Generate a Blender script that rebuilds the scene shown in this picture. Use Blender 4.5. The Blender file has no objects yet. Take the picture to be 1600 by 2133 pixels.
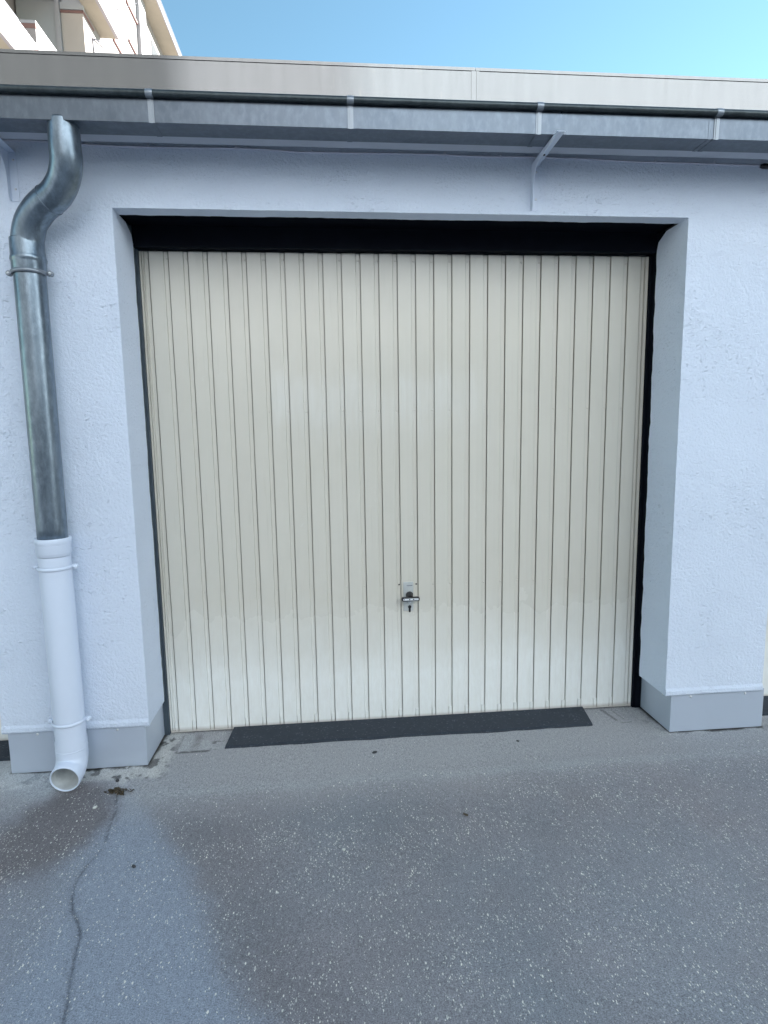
import bpy, math, random
import numpy as np
from mathutils import Vector
R = math.radians
random.seed(7)
scene = bpy.context.scene
COL = scene.collection

# ------------------------------------------------------------------ camera
cam = bpy.data.cameras.new("camera")
cam.sensor_fit = 'VERTICAL'
cam.sensor_height = 36.0
cam.lens = 36.0 * 1225.68 / 2133.0
cam.clip_start = 0.05
cam.clip_end = 2000
camo = bpy.data.objects.new("camera", cam)
camo.location = (0.8515, -2.6037, 1.4902)
camo.rotation_euler = (R(82.484), R(0.909), R(-5.202))
COL.objects.link(camo)
scene.camera = camo

# ------------------------------------------------------------------ light
SUN_EL, SUN_AZ = 24.0, 24.0          # elevation; azimuth measured from +x towards +y
world = bpy.data.worlds.new("World")
scene.world = world
world.use_nodes = True
wn = world.node_tree
bg = wn.nodes["Background"]
sky = wn.nodes.new("ShaderNodeTexSky")
sky.sky_type = 'NISHITA'
sky.sun_disc = False
sky.sun_elevation = R(SUN_EL)
sky.sun_rotation = R(90 - SUN_AZ)
sky.air_density = 1.0
sky.dust_density = 0.0
sky.ozone_density = 2.0
tint = wn.nodes.new("ShaderNodeMix"); tint.data_type = 'RGBA'; tint.blend_type = 'MULTIPLY'
tint.inputs[0].default_value = 1.0
wn.links.new(sky.outputs[0], tint.inputs[6]); tint.inputs[7].default_value = (.665, .775, .665, 1)
wn.links.new(tint.outputs[2], bg.inputs[0])
bg.inputs[1].default_value = 0.06

sl = bpy.data.lights.new("sun", 'SUN')
sl.energy = 5.0
sl.angle = R(0.53)
sl.color = (1.0, 0.98, 0.94)
so = bpy.data.objects.new("sun", sl)
dv = Vector((math.cos(R(SUN_EL)) * math.cos(R(SUN_AZ)), math.cos(R(SUN_EL)) * math.sin(R(SUN_AZ)), math.sin(R(SUN_EL))))
so.rotation_euler = dv.to_track_quat('Z', 'Y').to_euler()
so.location = dv * 30
COL.objects.link(so)

scene.view_settings.view_transform = 'Standard'
scene.view_settings.look = 'None'
scene.view_settings.gamma = 1
scene.view_settings.exposure = 2.73

# ------------------------------------------------------------------ materials
class NT:
    def __init__(s, name):
        s.m = bpy.data.materials.new(name); s.m.use_nodes = True
        s.t = s.m.node_tree; s.b = s.t.nodes["Principled BSDF"]
        s.co = s.t.nodes.new("ShaderNodeTexCoord").outputs['Object']
    def n(s, kind, ins={}, **kw):
        x = s.t.nodes.new(kind)
        for k, v in kw.items(): setattr(x, k, v)
        for k, v in ins.items(): s.set(x.inputs[k], v)
        return x
    def set(s, sock, v):
        if hasattr(v, 'links'): s.t.links.new(v, sock)
        else:
            if isinstance(v, tuple) and len(v) == 3 and sock.type == 'RGBA': v = (*v, 1)
            sock.default_value = v
    def map(s, scale, loc=(0, 0, 0), rot=(0, 0, 0), src=None):
        return s.n("ShaderNodeMapping", {'Vector': src or s.co, 'Scale': scale, 'Location': loc, 'Rotation': rot}).outputs[0]
    def noise(s, sc, det=4, rough=.5, vec=None, dist=0.0):
        return s.n("ShaderNodeTexNoise", {'Vector': vec or s.co, 'Scale': sc, 'Detail': det, 'Roughness': rough, 'Distortion': dist}).outputs[0]
    def ramp(s, v, stops, interp='LINEAR'):
        r = s.n("ShaderNodeValToRGB", {'Fac': v}); r.color_ramp.interpolation = interp
        e = r.color_ramp.elements
        while len(e) < len(stops): e.new(.5)
        for q, (p, c) in zip(e, stops):
            q.position = p
            q.color = (c, c, c, 1) if not isinstance(c, tuple) else (*c, 1)
        return r.outputs[0]
    def math(s, op, a, b=0.0, clamp=False):
        x = s.n("ShaderNodeMath", operation=op, use_clamp=clamp); s.set(x.inputs[0], a); s.set(x.inputs[1], b); return x.outputs[0]
    def mix(s, f, a, b, blend='MIX'):
        x = s.n("ShaderNodeMix", data_type='RGBA', blend_type=blend)
        s.set(x.inputs[0], f); s.set(x.inputs[6], a); s.set(x.inputs[7], b); return x.outputs[2]
    def bump(s, h, strength, dist, normal=None):
        x = s.n("ShaderNodeBump", {'Height': h, 'Strength': strength, 'Distance': dist})
        if normal: s.set(x.inputs['Normal'], normal)
        return x.outputs[0]
    def out(s, **kw):
        nm = dict(col='Base Color', rough='Roughness', metal='Metallic', nor='Normal', spec='Specular IOR Level', coat='Coat Weight', coatr='Coat Roughness')
        for k, v in kw.items(): s.set(s.b.inputs[nm[k]], v)
        return s.m

def simple(name, col, rough=.6, metal=0.0, var=.12, scale=6, bscale=60, bstr=.15, bdist=.001):
    t = NT(name)
    f = t.noise(scale, 5, .6)
    c = t.mix(f, tuple(x * (1 - var) for x in col), tuple(min(1, x * (1 + var)) for x in col))
    return t.out(col=c, rough=rough, metal=metal, nor=t.bump(t.noise(bscale, 3), bstr, bdist))

def mat_plaster():
    t = NT("white_plaster")
    big = t.noise(1.3, 4, .6)
    c = t.mix(t.ramp(big, [(.3, 0), (.7, 1)]), (.655, .73, .85), (.70, .775, .895))
    # fine dirt specks in the scratched grain
    worm = t.noise(62, 3, .6, vec=t.map((1, 1, 1.8)), dist=.8)
    w = t.ramp(worm, [(.30, 1.0), (.38, 0.0)])
    patch = t.ramp(t.noise(3.2, 3, .5), [(.42, 0.15), (.62, 1.0)])
    wp = t.math('MULTIPLY', w, patch)
    c = t.mix(t.math('MULTIPLY', wp, .22), c, (.36, .42, .50))
    fine = t.noise(95, 4, .62)
    h = t.math('SUBTRACT', t.math('MULTIPLY', fine, .9), t.math('MULTIPLY', wp, .5))
    h = t.math('ADD', h, t.math('MULTIPLY', t.noise(14, 3, .6), .5))
    return t.out(col=c, rough=.88, spec=.25, nor=t.bump(h, 1.0, .0062))

def mat_door():
    t = NT("cream_enamel")
    sx = t.n("ShaderNodeSeparateXYZ", {'Vector': t.map((1, 1, 1), (1.224, 0, 0))})
    x, z = sx.outputs[0], sx.outputs[2]
    slat = t.math('FLOOR', t.math('DIVIDE', t.math('SUBTRACT', x, .047), .0882))
    rnd = t.n("ShaderNodeTexWhiteNoise", {'W': slat}, noise_dimensions='1D').outputs[0]
    fade = t.noise(2.3, 5, .62, vec=t.map((1, 1, .8)))
    c = t.mix(fade, (.60, .57, .495), (.675, .645, .57))
    c = t.mix(t.math('MULTIPLY', rnd, .25), c, (.67, .65, .57))
    # chalky film on the lower half metre, ragged upper rim, different on each slat
    zz = t.math('ADD', z, t.math('MULTIPLY', t.math('SUBTRACT', t.noise(4, 4, .6, vec=t.map((1.2, 1, .8))), .5), .30))
    zz = t.math('ADD', zz, t.math('MULTIPLY', t.math('SUBTRACT', rnd, .5), .05))
    film = t.ramp(zz, [(.02, 1.0), (.26, .85), (.42, .40), (.68, 0.0)])
    grit = t.ramp(t.noise(60, 4, .7, vec=t.map((1, 1, .25))), [(.35, .8), (.65, 1)])
    c = t.mix(t.math('MULTIPLY', t.math('MULTIPLY', film, grit), .92), c, (.88, .905, .885))
    # little scratches
    scr = t.ramp(t.noise(16, 5, .75, vec=t.map((1, 1, .5)), dist=.6), [(.66, 0), (.72, 1)])
    c = t.mix(t.math('MULTIPLY', scr, .22), c, (.76, .77, .72))
    fr = t.math('FRACT', t.math('DIVIDE', t.math('SUBTRACT', x, .047), .0882))
    foot = t.ramp(fr, [(.722, 0), (.738, .9), (.755, .06), (.85, .0), (.935, .05), (.955, .8)])
    c = t.mix(t.math('MULTIPLY', t.math('MULTIPLY', foot, t.ramp(t.noise(9, 3, .6, vec=t.map((6, 1, .5))), [(.3, .45), (.6, 1)])), .55), c, (.25, .215, .18))
    chip = t.ramp(t.noise(28, 4, .75, vec=t.map((1, 1, .7), (5, 0, 2)), dist=.5), [(.70, 0), (.73, 1)])
    chip = t.math('MULTIPLY', chip, t.ramp(z, [(.0, 1), (.22, .55), (.6, 0)]))
    c = t.mix(t.math('MULTIPLY', chip, .6), c, (.22, .20, .18))
    # painted sheen, a pale mid-height band in the colour, ending differently per slat
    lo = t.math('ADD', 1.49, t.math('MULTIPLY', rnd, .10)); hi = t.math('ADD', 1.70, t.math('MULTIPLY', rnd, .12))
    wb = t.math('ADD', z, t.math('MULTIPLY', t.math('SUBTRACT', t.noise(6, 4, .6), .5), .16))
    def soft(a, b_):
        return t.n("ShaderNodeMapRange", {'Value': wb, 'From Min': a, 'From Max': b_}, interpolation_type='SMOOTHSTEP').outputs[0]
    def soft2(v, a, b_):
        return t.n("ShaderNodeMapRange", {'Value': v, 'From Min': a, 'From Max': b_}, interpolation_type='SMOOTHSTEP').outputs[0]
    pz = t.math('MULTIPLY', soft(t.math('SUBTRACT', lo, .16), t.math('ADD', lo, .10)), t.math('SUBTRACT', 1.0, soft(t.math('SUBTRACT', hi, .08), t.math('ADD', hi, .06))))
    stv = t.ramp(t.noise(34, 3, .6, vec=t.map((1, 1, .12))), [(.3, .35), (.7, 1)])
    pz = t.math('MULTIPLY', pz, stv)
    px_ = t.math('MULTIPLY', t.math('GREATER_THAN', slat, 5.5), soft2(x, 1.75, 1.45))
    sheen = t.math('MULTIPLY', t.math('MULTIPLY', pz, px_), t.math('ADD', .4, t.math('MULTIPLY', rnd, .6)))
    c = t.mix(t.math('MULTIPLY', sheen, .36), c, (.82, .83, .82))
    drip = t.ramp(t.noise(70, 2, .5, vec=t.map((1, 1, .05))), [(.62, 0), (.75, 1)])
    c = t.mix(t.math('MULTIPLY', drip, .10), c, (.38, .35, .28))
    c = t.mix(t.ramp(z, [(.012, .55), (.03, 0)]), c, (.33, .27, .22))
    r = t.math('ADD', .13, t.math('MULTIPLY', t.noise(3.5, 4, .6), .20))
    r = t.math('ADD', r, t.math('MULTIPLY', film, .3))
    # each slat hangs at its own slight tilt, so the gloss breaks from slat to slat
    h = t.math('MULTIPLY', t.noise(2.6, 2, .5, vec=t.map((1, 1, .7))), 1.0)
    nb = t.bump(t.math('ADD', h, t.math('MULTIPLY', t.noise(160, 2, .5), .012)), .10, .02)
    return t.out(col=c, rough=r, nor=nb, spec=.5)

def mat_zinc(name, a, b, rough=.38, metal=.85, stretch=(1, 1, 1)):
    t = NT(name)
    f = t.noise(9, 6, .7, vec=t.map(stretch))
    g = t.noise(42, 4, .65, vec=t.map((1, 1, .5)))
    c = t.mix(t.ramp(f, [(.32, 0), (.68, 1)]), a, b)
    c = t.mix(t.math('MULTIPLY', t.ramp(g, [(.45, 0), (.7, 1)]), .45), c, tuple(min(1, q * 1.35) for q in b))
    r = t.math('ADD', rough - .1, t.math('MULTIPLY', f, .25))
    h = t.math('ADD', t.noise(6, 3, .5), t.math('MULTIPLY', g, .06))
    return t.out(col=c, rough=r, metal=metal, nor=t.bump(h, .3, .006))

def mat_fascia():
    t = NT("beige_sheet_metal")
    st = t.noise(26, 5, .7, vec=t.map((1, 1, .12)))
    c = t.mix(t.ramp(st, [(.35, 0), (.7, 1)]), (.21, .21, .21), (.24, .24, .24))
    streak = t.ramp(t.noise(38, 4, .7, vec=t.map((1, 1, .16), (3, 0, 1))), [(.62, 0), (.72, 1)])
    msk = t.ramp(t.noise(1.7, 3, .5), [(.45, .1), (.6, 1)])
    c = t.mix(t.math('MULTIPLY', t.math('MULTIPLY', streak, msk), .5), c, (.33, .30, .27))
    spots = t.ramp(t.noise(90, 2, .5), [(.73, 0), (.77, 1)])
    c = t.mix(t.math('MULTIPLY', spots, .35), c, (.30, .27, .24))
    h = t.noise(2.2, 2, .5, vec=t.map((1, 1, .4)))
    return t.out(col=c, rough=.14, metal=.8, nor=t.bump(h, .06, .008))

def mat_ground():
    t = NT("speckled_asphalt")
    va = t.n("ShaderNodeVertexColor", layer_name="tint").outputs[0]
    dn = t.n("ShaderNodeVertexColor", layer_name="chips")
    dens = t.n("ShaderNodeSeparateColor", {'Color': dn.outputs[0]}).outputs[0]
    g1 = t.noise(260, 3, .6)
    g2 = t.noise(70, 4, .6, vec=t.map((1.6, .7, 1), rot=(0, 0, R(20))))
    k = t.math('ADD', t.math('MULTIPLY', t.ramp(g1, [(.3, .0), (.7, 1)]), .42), t.math('MULTIPLY', g2, .34))
    c = t.mix(k, (.18, .18, .19), (1.82, 1.82, 1.80))
    c = t.mix(1.0, va, c, 'MULTIPLY')
    hs = None
    clump = t.ramp(t.noise(6.5, 4, .65), [(.36, .08), (.66, 1)])
    for i, (sc, rot, lo, hi, thr) in enumerate(((150, 25, .12, .40, .16), (270, -30, .16, .48, .24), (80, 60, .06, .20, .07))):
        v = t.n("ShaderNodeTexVoronoi", {'Vector': t.map((1.0, .5, 1), rot=(0, 0, R(rot)), loc=(i * 3.1, i, 0)), 'Scale': float(sc)}, voronoi_dimensions='2D')
        cs = t.n("ShaderNodeSeparateColor", {'Color': v.outputs['Color']})
        size = t.math('ADD', lo, t.math('MULTIPLY', cs.outputs[0], hi - lo))
        wob = t.math('MULTIPLY', t.math('SUBTRACT', t.noise(sc * 4.0, 2, .5), .5), .22)
        ins = t.math('LESS_THAN', t.math('ADD', v.outputs['Distance'], wob), size)
        pick = t.math('LESS_THAN', cs.outputs[1], t.math('MULTIPLY', t.math('MULTIPLY', dens, clump), thr))
        m = t.math('MULTIPLY', ins, pick)
        shade = t.math('ADD', .25, t.math('MULTIPLY', cs.outputs[2], .75))
        c = t.mix(t.math('MULTIPLY', m, shade), c, (.80, .78, .70))
        hs = m if hs is None else t.math('MAXIMUM', hs, m)
    pit = t.ramp(t.noise(330, 2, .5), [(.30, 1), (.36, 0)])
    c = t.mix(t.math('MULTIPLY', pit, .35), c, (.03, .03, .035))
    h = t.math('ADD', t.math('MULTIPLY', g1, .6), t.math('MULTIPLY', hs, .25))
    h = t.math('ADD', h, t.math('MULTIPLY', g2, .5))
    return t.out(col=c, rough=.82, spec=.35, nor=t.bump(h, .55, .0025))

def mat_rubber():
    t = NT("dusty_black_rubber")
    c = t.mix(t.noise(30, 5, .7), (.012, .017, .026), (.032, .042, .058))
    d = t.ramp(t.noise(110, 3, .6, vec=t.map((.7, 1, 1), rot=(0, 0, .5))), [(.6, 0), (.72, 1)])
    c = t.mix(t.math('MULTIPLY', d, .45), c, (.22, .25, .28))
    return t.out(col=c, rough=.75, nor=t.bump(t.noise(220, 2), .4, .0012))

def mat_leaf():
    t = NT("rotten_leaves")
    c = t.mix(t.noise(60, 4, .7), (.02, .017, .012), (.12, .09, .055))
    return t.out(col=c, rough=.9)

M = dict(
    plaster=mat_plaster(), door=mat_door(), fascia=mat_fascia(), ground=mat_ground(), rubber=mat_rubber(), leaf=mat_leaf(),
    zinc=mat_zinc("weathered_zinc", (.11, .145, .18), (.25, .30, .345), .31, .8, (1, 1, .22)),
    gutter=mat_zinc("gutter_zinc", (.098, .118, .145), (.135, .158, .188), .30, .92, (1, 1, .4)),
    bead=mat_zinc("dark_zinc_bead", (.035, .045, .05), (.07, .085, .09), .35, .6),
    strap=simple("bright_strap_steel", (.27, .30, .335), .38, .6, .1),
    white_metal=simple("white_painted_steel", (.64, .71, .83), .5, 0, .05),
    soffit=simple("grey_painted_board", (.42, .45, .52), .8, 0, .08),
    pvc=simple("white_plastic_pipe", (.66, .73, .85), .32, 0, .03, 4, 30, .1),
    pvc_in=simple("dirty_white_plastic", (.50, .53, .54), .7, 0, .35, 30, 60, .3),
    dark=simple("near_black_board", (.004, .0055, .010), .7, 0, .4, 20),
    jamb=simple("dark_slate_paint", (.055, .075, .095), .6, 0, .3, 14),
    plinth=simple("grey_plinth_sheet", (.49, .55, .64), .38, .25, .05, 5, 12, .1, .002),
    screw=simple("zinc_screw", (.70, .72, .74), .35, .8, .1),
    black=simple("black_plastic", (.012, .012, .014), .4, 0, .2),
    chrome=simple("white_enamel_handle", (.78, .80, .82), .3, .3, .04),
    plate=simple("brushed_lock_plate", (.53, .55, .54), .4, .15, .12, 30),
    cable=simple("painted_cable", (.60, .62, .72), .7, 0, .05),
    roofing=simple("grey_roofing_felt", (.18, .18, .18), .9, 0, .2),
    facade=simple("cream_render", (.26, .235, .23), .9, 0, .05, 1.5, 20),
    facade_grey=simple("pale_grey_render", (.30, .31, .32), .9, 0, .06, 2, 20),
    beige_panel=simple("beige_render", (.38, .34, .31), .9, 0, .05, 2, 20),
    slab=simple("ochre_concrete", (.27, .23, .17), .9, 0, .12, 1.5, 20),
    trim=simple("rust_pink_trim", (.17, .09, .08), .7, 0, .12, 4),
    reflection_grey=simple("reflection_house_light_grey", (.54, .55, .58), .9, 0, .05, 1.5, 20),
    bounce_white=simple("bounce_building_bluish_white", (.74, .80, .86), .9, 0, .04, 1.5, 20),
    reflection_dark=simple("reflection_block_dark_grey", (.19, .195, .20), .9, 0, .06, 1.5, 20),
    rivet=simple("grimy_rivets", (.24, .215, .19), .6, 0, .5, 12),
    rail=simple("dark_rail_paint", (.06, .06, .075), .5, 0, .1),
    glass=simple("dark_window_glass", (.10, .11, .12), .15, 0, .1),
    roofw=simple("white_roof_edge", (.30, .295, .31), .7, 0, .04),
    pebble=simple("dark_stone", (.045, .045, .05), .8, 0, .3, 60),
    pebble_w=simple("white_stone", (.62, .62, .58), .8, 0, .1, 60),
    text=simple("faded_grey_print", (.16, .17, .20), .6, 0, .1),
)

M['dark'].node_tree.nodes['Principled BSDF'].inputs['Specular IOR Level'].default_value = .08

# ------------------------------------------------------------------ mesh helpers
def wloc(o):
    v = Vector((0, 0, 0))
    while o: v += o.location; o = o.parent
    return v

def tag(o, label=None, cat=None, group=None, kind=None):
    if label: o["label"] = label
    if cat: o["category"] = cat
    if group: o["group"] = group
    if kind: o["kind"] = kind
    return o

def thing(name, label, cat, loc, group=None):
    o = bpy.data.objects.new(name, None); o.empty_display_size = .1
    o.location = loc; COL.objects.link(o)
    return tag(o, label, cat, group)

class MB:
    def __init__(s): s.v = []; s.f = []; s.sm = []
    def face(s, pts, smooth=False):
        i = len(s.v); s.v += [tuple(p) for p in pts]; s.f.append(tuple(range(i, i + len(pts)))); s.sm.append(smooth); return s
    def box(s, x0, x1, y0, y1, z0, z1):
        i = len(s.v)
        s.v += [(x0, y0, z0), (x1, y0, z0), (x1, y1, z0), (x0, y1, z0), (x0, y0, z1), (x1, y0, z1), (x1, y1, z1), (x0, y1, z1)]
        for q in ((0, 3, 2, 1), (4, 5, 6, 7), (0, 1, 5, 4), (1, 2, 6, 5), (2, 3, 7, 6), (3, 0, 4, 7)):
            s.f.append(tuple(i + k for k in q)); s.sm.append(False)
        return s
    def prism(s, poly, axis, a, b):
        """closed polygon (2-D) extruded along axis 0/1/2 between a and b"""
        def P(p, t):
            q = list(p); q.insert(axis, t); return tuple(q)
        n = len(poly); i = len(s.v)
        s.v += [P(p, a) for p in poly] + [P(p, b) for p in poly]
        for k in range(n):
            s.f.append((i + k, i + (k + 1) % n, i + n + (k + 1) % n, i + n + k)); s.sm.append(False)
        s.f.append(tuple(i + k for k in reversed(range(n)))); s.sm.append(False)
        s.f.append(tuple(i + n + k for k in range(n))); s.sm.append(False)
        return s
    def tube(s, pts, rad, seg=32, cap=(True, True), smooth=True, fixed=False):
        pts = [Vector(p) for p in pts]; n = len(pts)
        if not hasattr(rad, '__len__'): rad = [rad] * n
        T = [(pts[min(k + 1, n - 1)] - pts[max(k - 1, 0)]).normalized() for k in range(n)]
        for k in range(n):
            if T[k].length < .5: T[k] = T[k - 1] if k else (pts[-1] - pts[0]).normalized()
        if fixed: T = [(pts[-1] - pts[0]).normalized() if fixed is True else Vector(fixed)] * n
        u = T[0].orthogonal().normalized(); i0 = len(s.v)
        for k in range(n):
            u = (u - T[k] * u.dot(T[k])).normalized(); w = T[k].cross(u)
            for j in range(seg):
                a = 2 * math.pi * j / seg
                s.v.append(tuple(pts[k] + (u * math.cos(a) + w * math.sin(a)) * rad[k]))
        for k in range(n - 1):
            for j in range(seg):
                a, b = i0 + k * seg + j, i0 + k * seg + (j + 1) % seg
                s.f.append((a, b, b + seg, a + seg)); s.sm.append(smooth)
        if cap[0]: s.f.append(tuple(i0 + j for j in reversed(range(seg)))); s.sm.append(False)
        if cap[1]: s.f.append(tuple(i0 + (n - 1) * seg + j for j in range(seg))); s.sm.append(False)
        return s
    def dome(s, c, r, d, axis='y-', seg=12):
        """small half sphere standing out of a surface"""
        c = Vector(c); D = {'y-': Vector((0, -1, 0)), 'z+': Vector((0, 0, 1)), 'x+': Vector((1, 0, 0)), 'x-': Vector((-1, 0, 0)), 'z-': Vector((0, 0, -1))}[axis]
        pts = []; rr = []
        for k in range(5):
            a = math.pi / 2 * k / 4
            pts.append(c + D * (d * math.sin(a))); rr.append(max(r * math.cos(a), r * .03))
        u = D.orthogonal().normalized(); w = D.cross(u); i0 = len(s.v)
        for p, q in zip(pts, rr):
            for j in range(seg):
                a = 2 * math.pi * j / seg; s.v.append(tuple(p + (u * math.cos(a) + w * math.sin(a)) * q))
        for k in range(4):
            for j in range(seg):
                a, b = i0 + k * seg + j, i0 + k * seg + (j + 1) % seg
                s.f.append((a, b, b + seg, a + seg)); s.sm.append(True)
        s.f.append(tuple(i0 + 4 * seg + j for j in range(seg))); s.sm.append(True)
        return s
    def build(s, name, mat, parent=None, bevel=0, label=None):
        me = bpy.data.meshes.new(name)
        o = bpy.data.objects.new(name, me); COL.objects.link(o)
        L = Vector((0, 0, 0))
        if parent is not None: o.parent = parent; L = wloc(parent)
        me.from_pydata([(x - L.x, y - L.y, z - L.z) for x, y, z in s.v], [], s.f)
        me.polygons.foreach_set("use_smooth", s.sm)
        me.update()
        if s_fix := True:
            import bmesh
            bm = bmesh.new(); bm.from_mesh(me)
            if bevel: bmesh.ops.remove_doubles(bm, verts=bm.verts, dist=1e-6)
            bmesh.ops.recalc_face_normals(bm, faces=bm.faces)
            bm.to_mesh(me); bm.free()
        me.materials.append(mat)
        if bevel:
            b = o.modifiers.new("bevel", 'BEVEL'); b.width = bevel; b.segments = 2; b.limit_method = 'ANGLE'; b.angle_limit = R(40)
        if label: o["label"] = label
        return o

def smooth_path(P, n=6):
    P = [Vector(p) for p in P]; out = []
    Q = [P[0] * 2 - P[1]] + P + [P[-1] * 2 - P[-2]]
    for i in range(1, len(Q) - 2):
        a, b, c, d = Q[i - 1:i + 3]
        for k in range(n):
            t = k / n
            out.append(.5 * ((2 * b) + (c - a) * t + (2 * a - 5 * b + 4 * c - d) * t * t + (3 * b - a - 3 * c + d) * t ** 3))
    out.append(P[-1]); return out

def vnoise(x, y, seed=0):
    """smooth value noise, numpy arrays"""
    xi = np.floor(x); yi = np.floor(y); fx = x - xi; fy = y - yi
    def h(a, b):
        q = np.sin(a * 127.1 + b * 311.7 + seed * 74.7) * 43758.5453
        return q - np.floor(q)
    fx = fx * fx * (3 - 2 * fx); fy = fy * fy * (3 - 2 * fy)
    return (h(xi, yi) * (1 - fx) + h(xi + 1, yi) * fx) * (1 - fy) + (h(xi, yi + 1) * (1 - fx) + h(xi + 1, yi + 1) * fx) * fy
def fbm(x, y, seed=0, oc=4):
    s = 0; a = .5; t = 0
    for k in range(oc):
        s = s + a * vnoise(x * 2 ** k, y * 2 ** k, seed + k); t += a; a *= .55
    return s / t
def jit(k, seed=0):
    return float(fbm(np.array([k * 1.0]), np.array([seed * 13.7]), seed)[0]) * 2 - 1

# ------------------------------------------------------------------ setting: the yard ground
def geo(a, b, n):
    return a + (b - a) * (np.linspace(0, 1, n + 1)[1:] ** 3)
def make_ground():
    xs = np.concatenate([geo(-1.3, -90, 22)[::-1], np.arange(-1.3, 3.6, .0055), geo(3.6, 90, 22)])
    ys = np.concatenate([geo(-1.75, -90, 22)[::-1], np.arange(-1.75, .36, .0055), geo(.36, 90, 18)])
    X, Y = np.meshgrid(xs, ys)
    n1 = fbm(X * 3, Y * 3, 1); n2 = fbm(X * 11, Y * 11, 2); n3 = fbm(X * 34, Y * 34, 3)
    sst = lambda a, b, v: np.clip((v - a) / (b - a), 0, 1) ** 2 * (3 - 2 * np.clip((v - a) / (b - a), 0, 1))
    wob = (n1 - .5) * .16 + (n2 - .5) * .07
    def C(r, g, b): return np.array([r, g, b])[None, None, :]
    col = np.ones(X.shape + (3,)) * C(.31, .31, .333)
    col *= (1 + (fbm(X * .9, Y * .9, 5) - .5) * .35)[..., None]
    hue = ((fbm(X * 2.2, Y * 2.2, 15) - .5) * .16)[..., None]; col = col * (1 + hue * C(1.0, -.1, -.5)) * (1 + ((fbm(X * 5, Y * 5, 17) - .5) * .16))[..., None]
    # bluish dried run-off fan: left limit / right limit as lines falling away from the pier
    yy = -Y
    lim_r = .012 + (yy - .161) * .56 + wob * .8
    lim_l = -.10 + np.interp(yy, [.2, .55, .95, 1.2, 2], [0, .0, -.02, -.06, -.2]) + wob * .9
    wdt = .03 + .05 * np.clip(yy, 0, 2)
    fan = sst(-1, 1, (lim_r - X) / wdt) * sst(-1.2, 1.2, (X - lim_l) / (wdt + .05)) * sst(.03, .22, yy)
    fan2 = sst(-1, 1, (lim_r - X) / wdt) * sst(.45, .95, yy) * .55
    F = np.maximum(fan, fan2)[..., None]
    col = col * (1 - F * .85) + C(.345, .39, .465) * F * .85
    # dark brown wet patch under the pipe mouth
    dk = np.sqrt(((X + .275 + wob) / .20) ** 2 + ((Y + .37 + wob * .6) / .29) ** 2)
    D = (1 - sst(.65, 1.2, dk))[..., None]
    dk2 = (1 - sst(.3, 1.1, np.sqrt(((X + .45 + wob) / .25) ** 2 + ((Y + .75) / .5) ** 2)))[..., None] * .6
    D = np.maximum(D, dk2)
    col = col * (1 - D * .85) + C(.20, .182, .186) * D * .85
    # dark strip along the right side of the fan
    s2 = (X - lim_r) / .16
    D2 = (np.exp(-((s2 - .9) / .9) ** 2) * sst(.12, .5, yy) * .5)[..., None]
    col = col * (1 - D2) + C(.225, .217, .232) * D2
    # smoother, lighter cement apron close to the garages
    ap = 1 - sst(.06, .46, yy + (n1 - .5) * .08 + .02 * (X - 1))
    ap = (ap * np.clip(1 - D[..., 0], 0, 1))[..., None]
    col = col * (1 - ap * .8) + C(.455, .455, .465) * ap * .8
    band = (np.exp(-((yy - .205 + (n1 - .5) * .06) / .035) ** 2) * sst(-.1, .2, X) * .30 * (0.4 + n2))[..., None]
    col = col * (1 - band) + C(.50, .52, .54) * band
    # pale cement crumbs against the foot of the piers
    inL = sst(-.70, -.66, X) * (1 - sst(.03, .10, X)); inR = sst(2.40, 2.44, X) * (1 - sst(3.0, 3.05, X)) * .25
    crust = (inL * sst(.03, .0, yy - .05 - (n2 - .4) * .12 - .03) + inR * sst(.0, .03, .03 - yy + (n2 - .5) * .05))
    e2 = np.exp(-((X - .02 - (n2 - .5) * .05) / .03) ** 2) * (Y > -.08) * 1.1
    crust = np.clip(np.maximum(crust, e2) * (.6 + n3 * .6) * (1 - D[..., 0] * .9), 0, 1)[..., None]
    cc = C(.62, .62, .60) * (1 - .75 * sst(.54, .64, fbm(X * 30, Y * 30, 9)))[..., None]
    col = col * (1 - crust) + cc * crust
    left = ((1 - sst(-.40, -.34, X)) * (1 - sst(.02, .20, yy - (X + .6) * .3)) * .7)[..., None]
    col = col * (1 - left) + C(.54, .57, .60) * left
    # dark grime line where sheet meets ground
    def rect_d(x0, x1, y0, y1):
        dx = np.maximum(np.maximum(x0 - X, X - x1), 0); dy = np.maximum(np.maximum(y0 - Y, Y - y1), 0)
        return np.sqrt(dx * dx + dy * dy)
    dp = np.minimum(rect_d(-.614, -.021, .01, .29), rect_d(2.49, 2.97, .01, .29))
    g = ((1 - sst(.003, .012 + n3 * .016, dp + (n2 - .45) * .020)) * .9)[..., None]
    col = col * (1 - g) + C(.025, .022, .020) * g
    # stains with their own shape: old strip marks beside the rubber ramp
    def mark(cond, amt, c):
        nonlocal col
        w = np.clip(cond, 0, 1)[..., None] * amt; col = col * (1 - w) + c * w
    box = lambda x0, x1, y0, y1, s=.004: sst(x0 - s, x0 + s, X) * (1 - sst(x1 - s, x1 + s, X)) * sst(y0 - s, y0 + s, Y) * (1 - sst(y1 - s, y1 + s, Y))
    yl = .102 + (n2 - .5) * .03
    mark(box(.075, .235, .10, .118, .004) * sst(.48, .58, n3 * .6 + n2 * .5), .8, C(.10, .10, .10))
    mark(box(.080, .30, .12, .28, .012) * .8 * sst(.35, .5, n2), .45, C(.55, .57, .58))
    mark(box(.0765, .082, .115, .28, .003) * sst(.3, .6, n2), .5, C(.12, .12, .12))
    mark(box(.14, .175, .13, .29, .012) * n3, .8, C(.16, .155, .15))
    mark(box(.235, .29, .12, .20, .01) * (n3 > .62), .8, C(.12, .12, .12))
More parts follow.
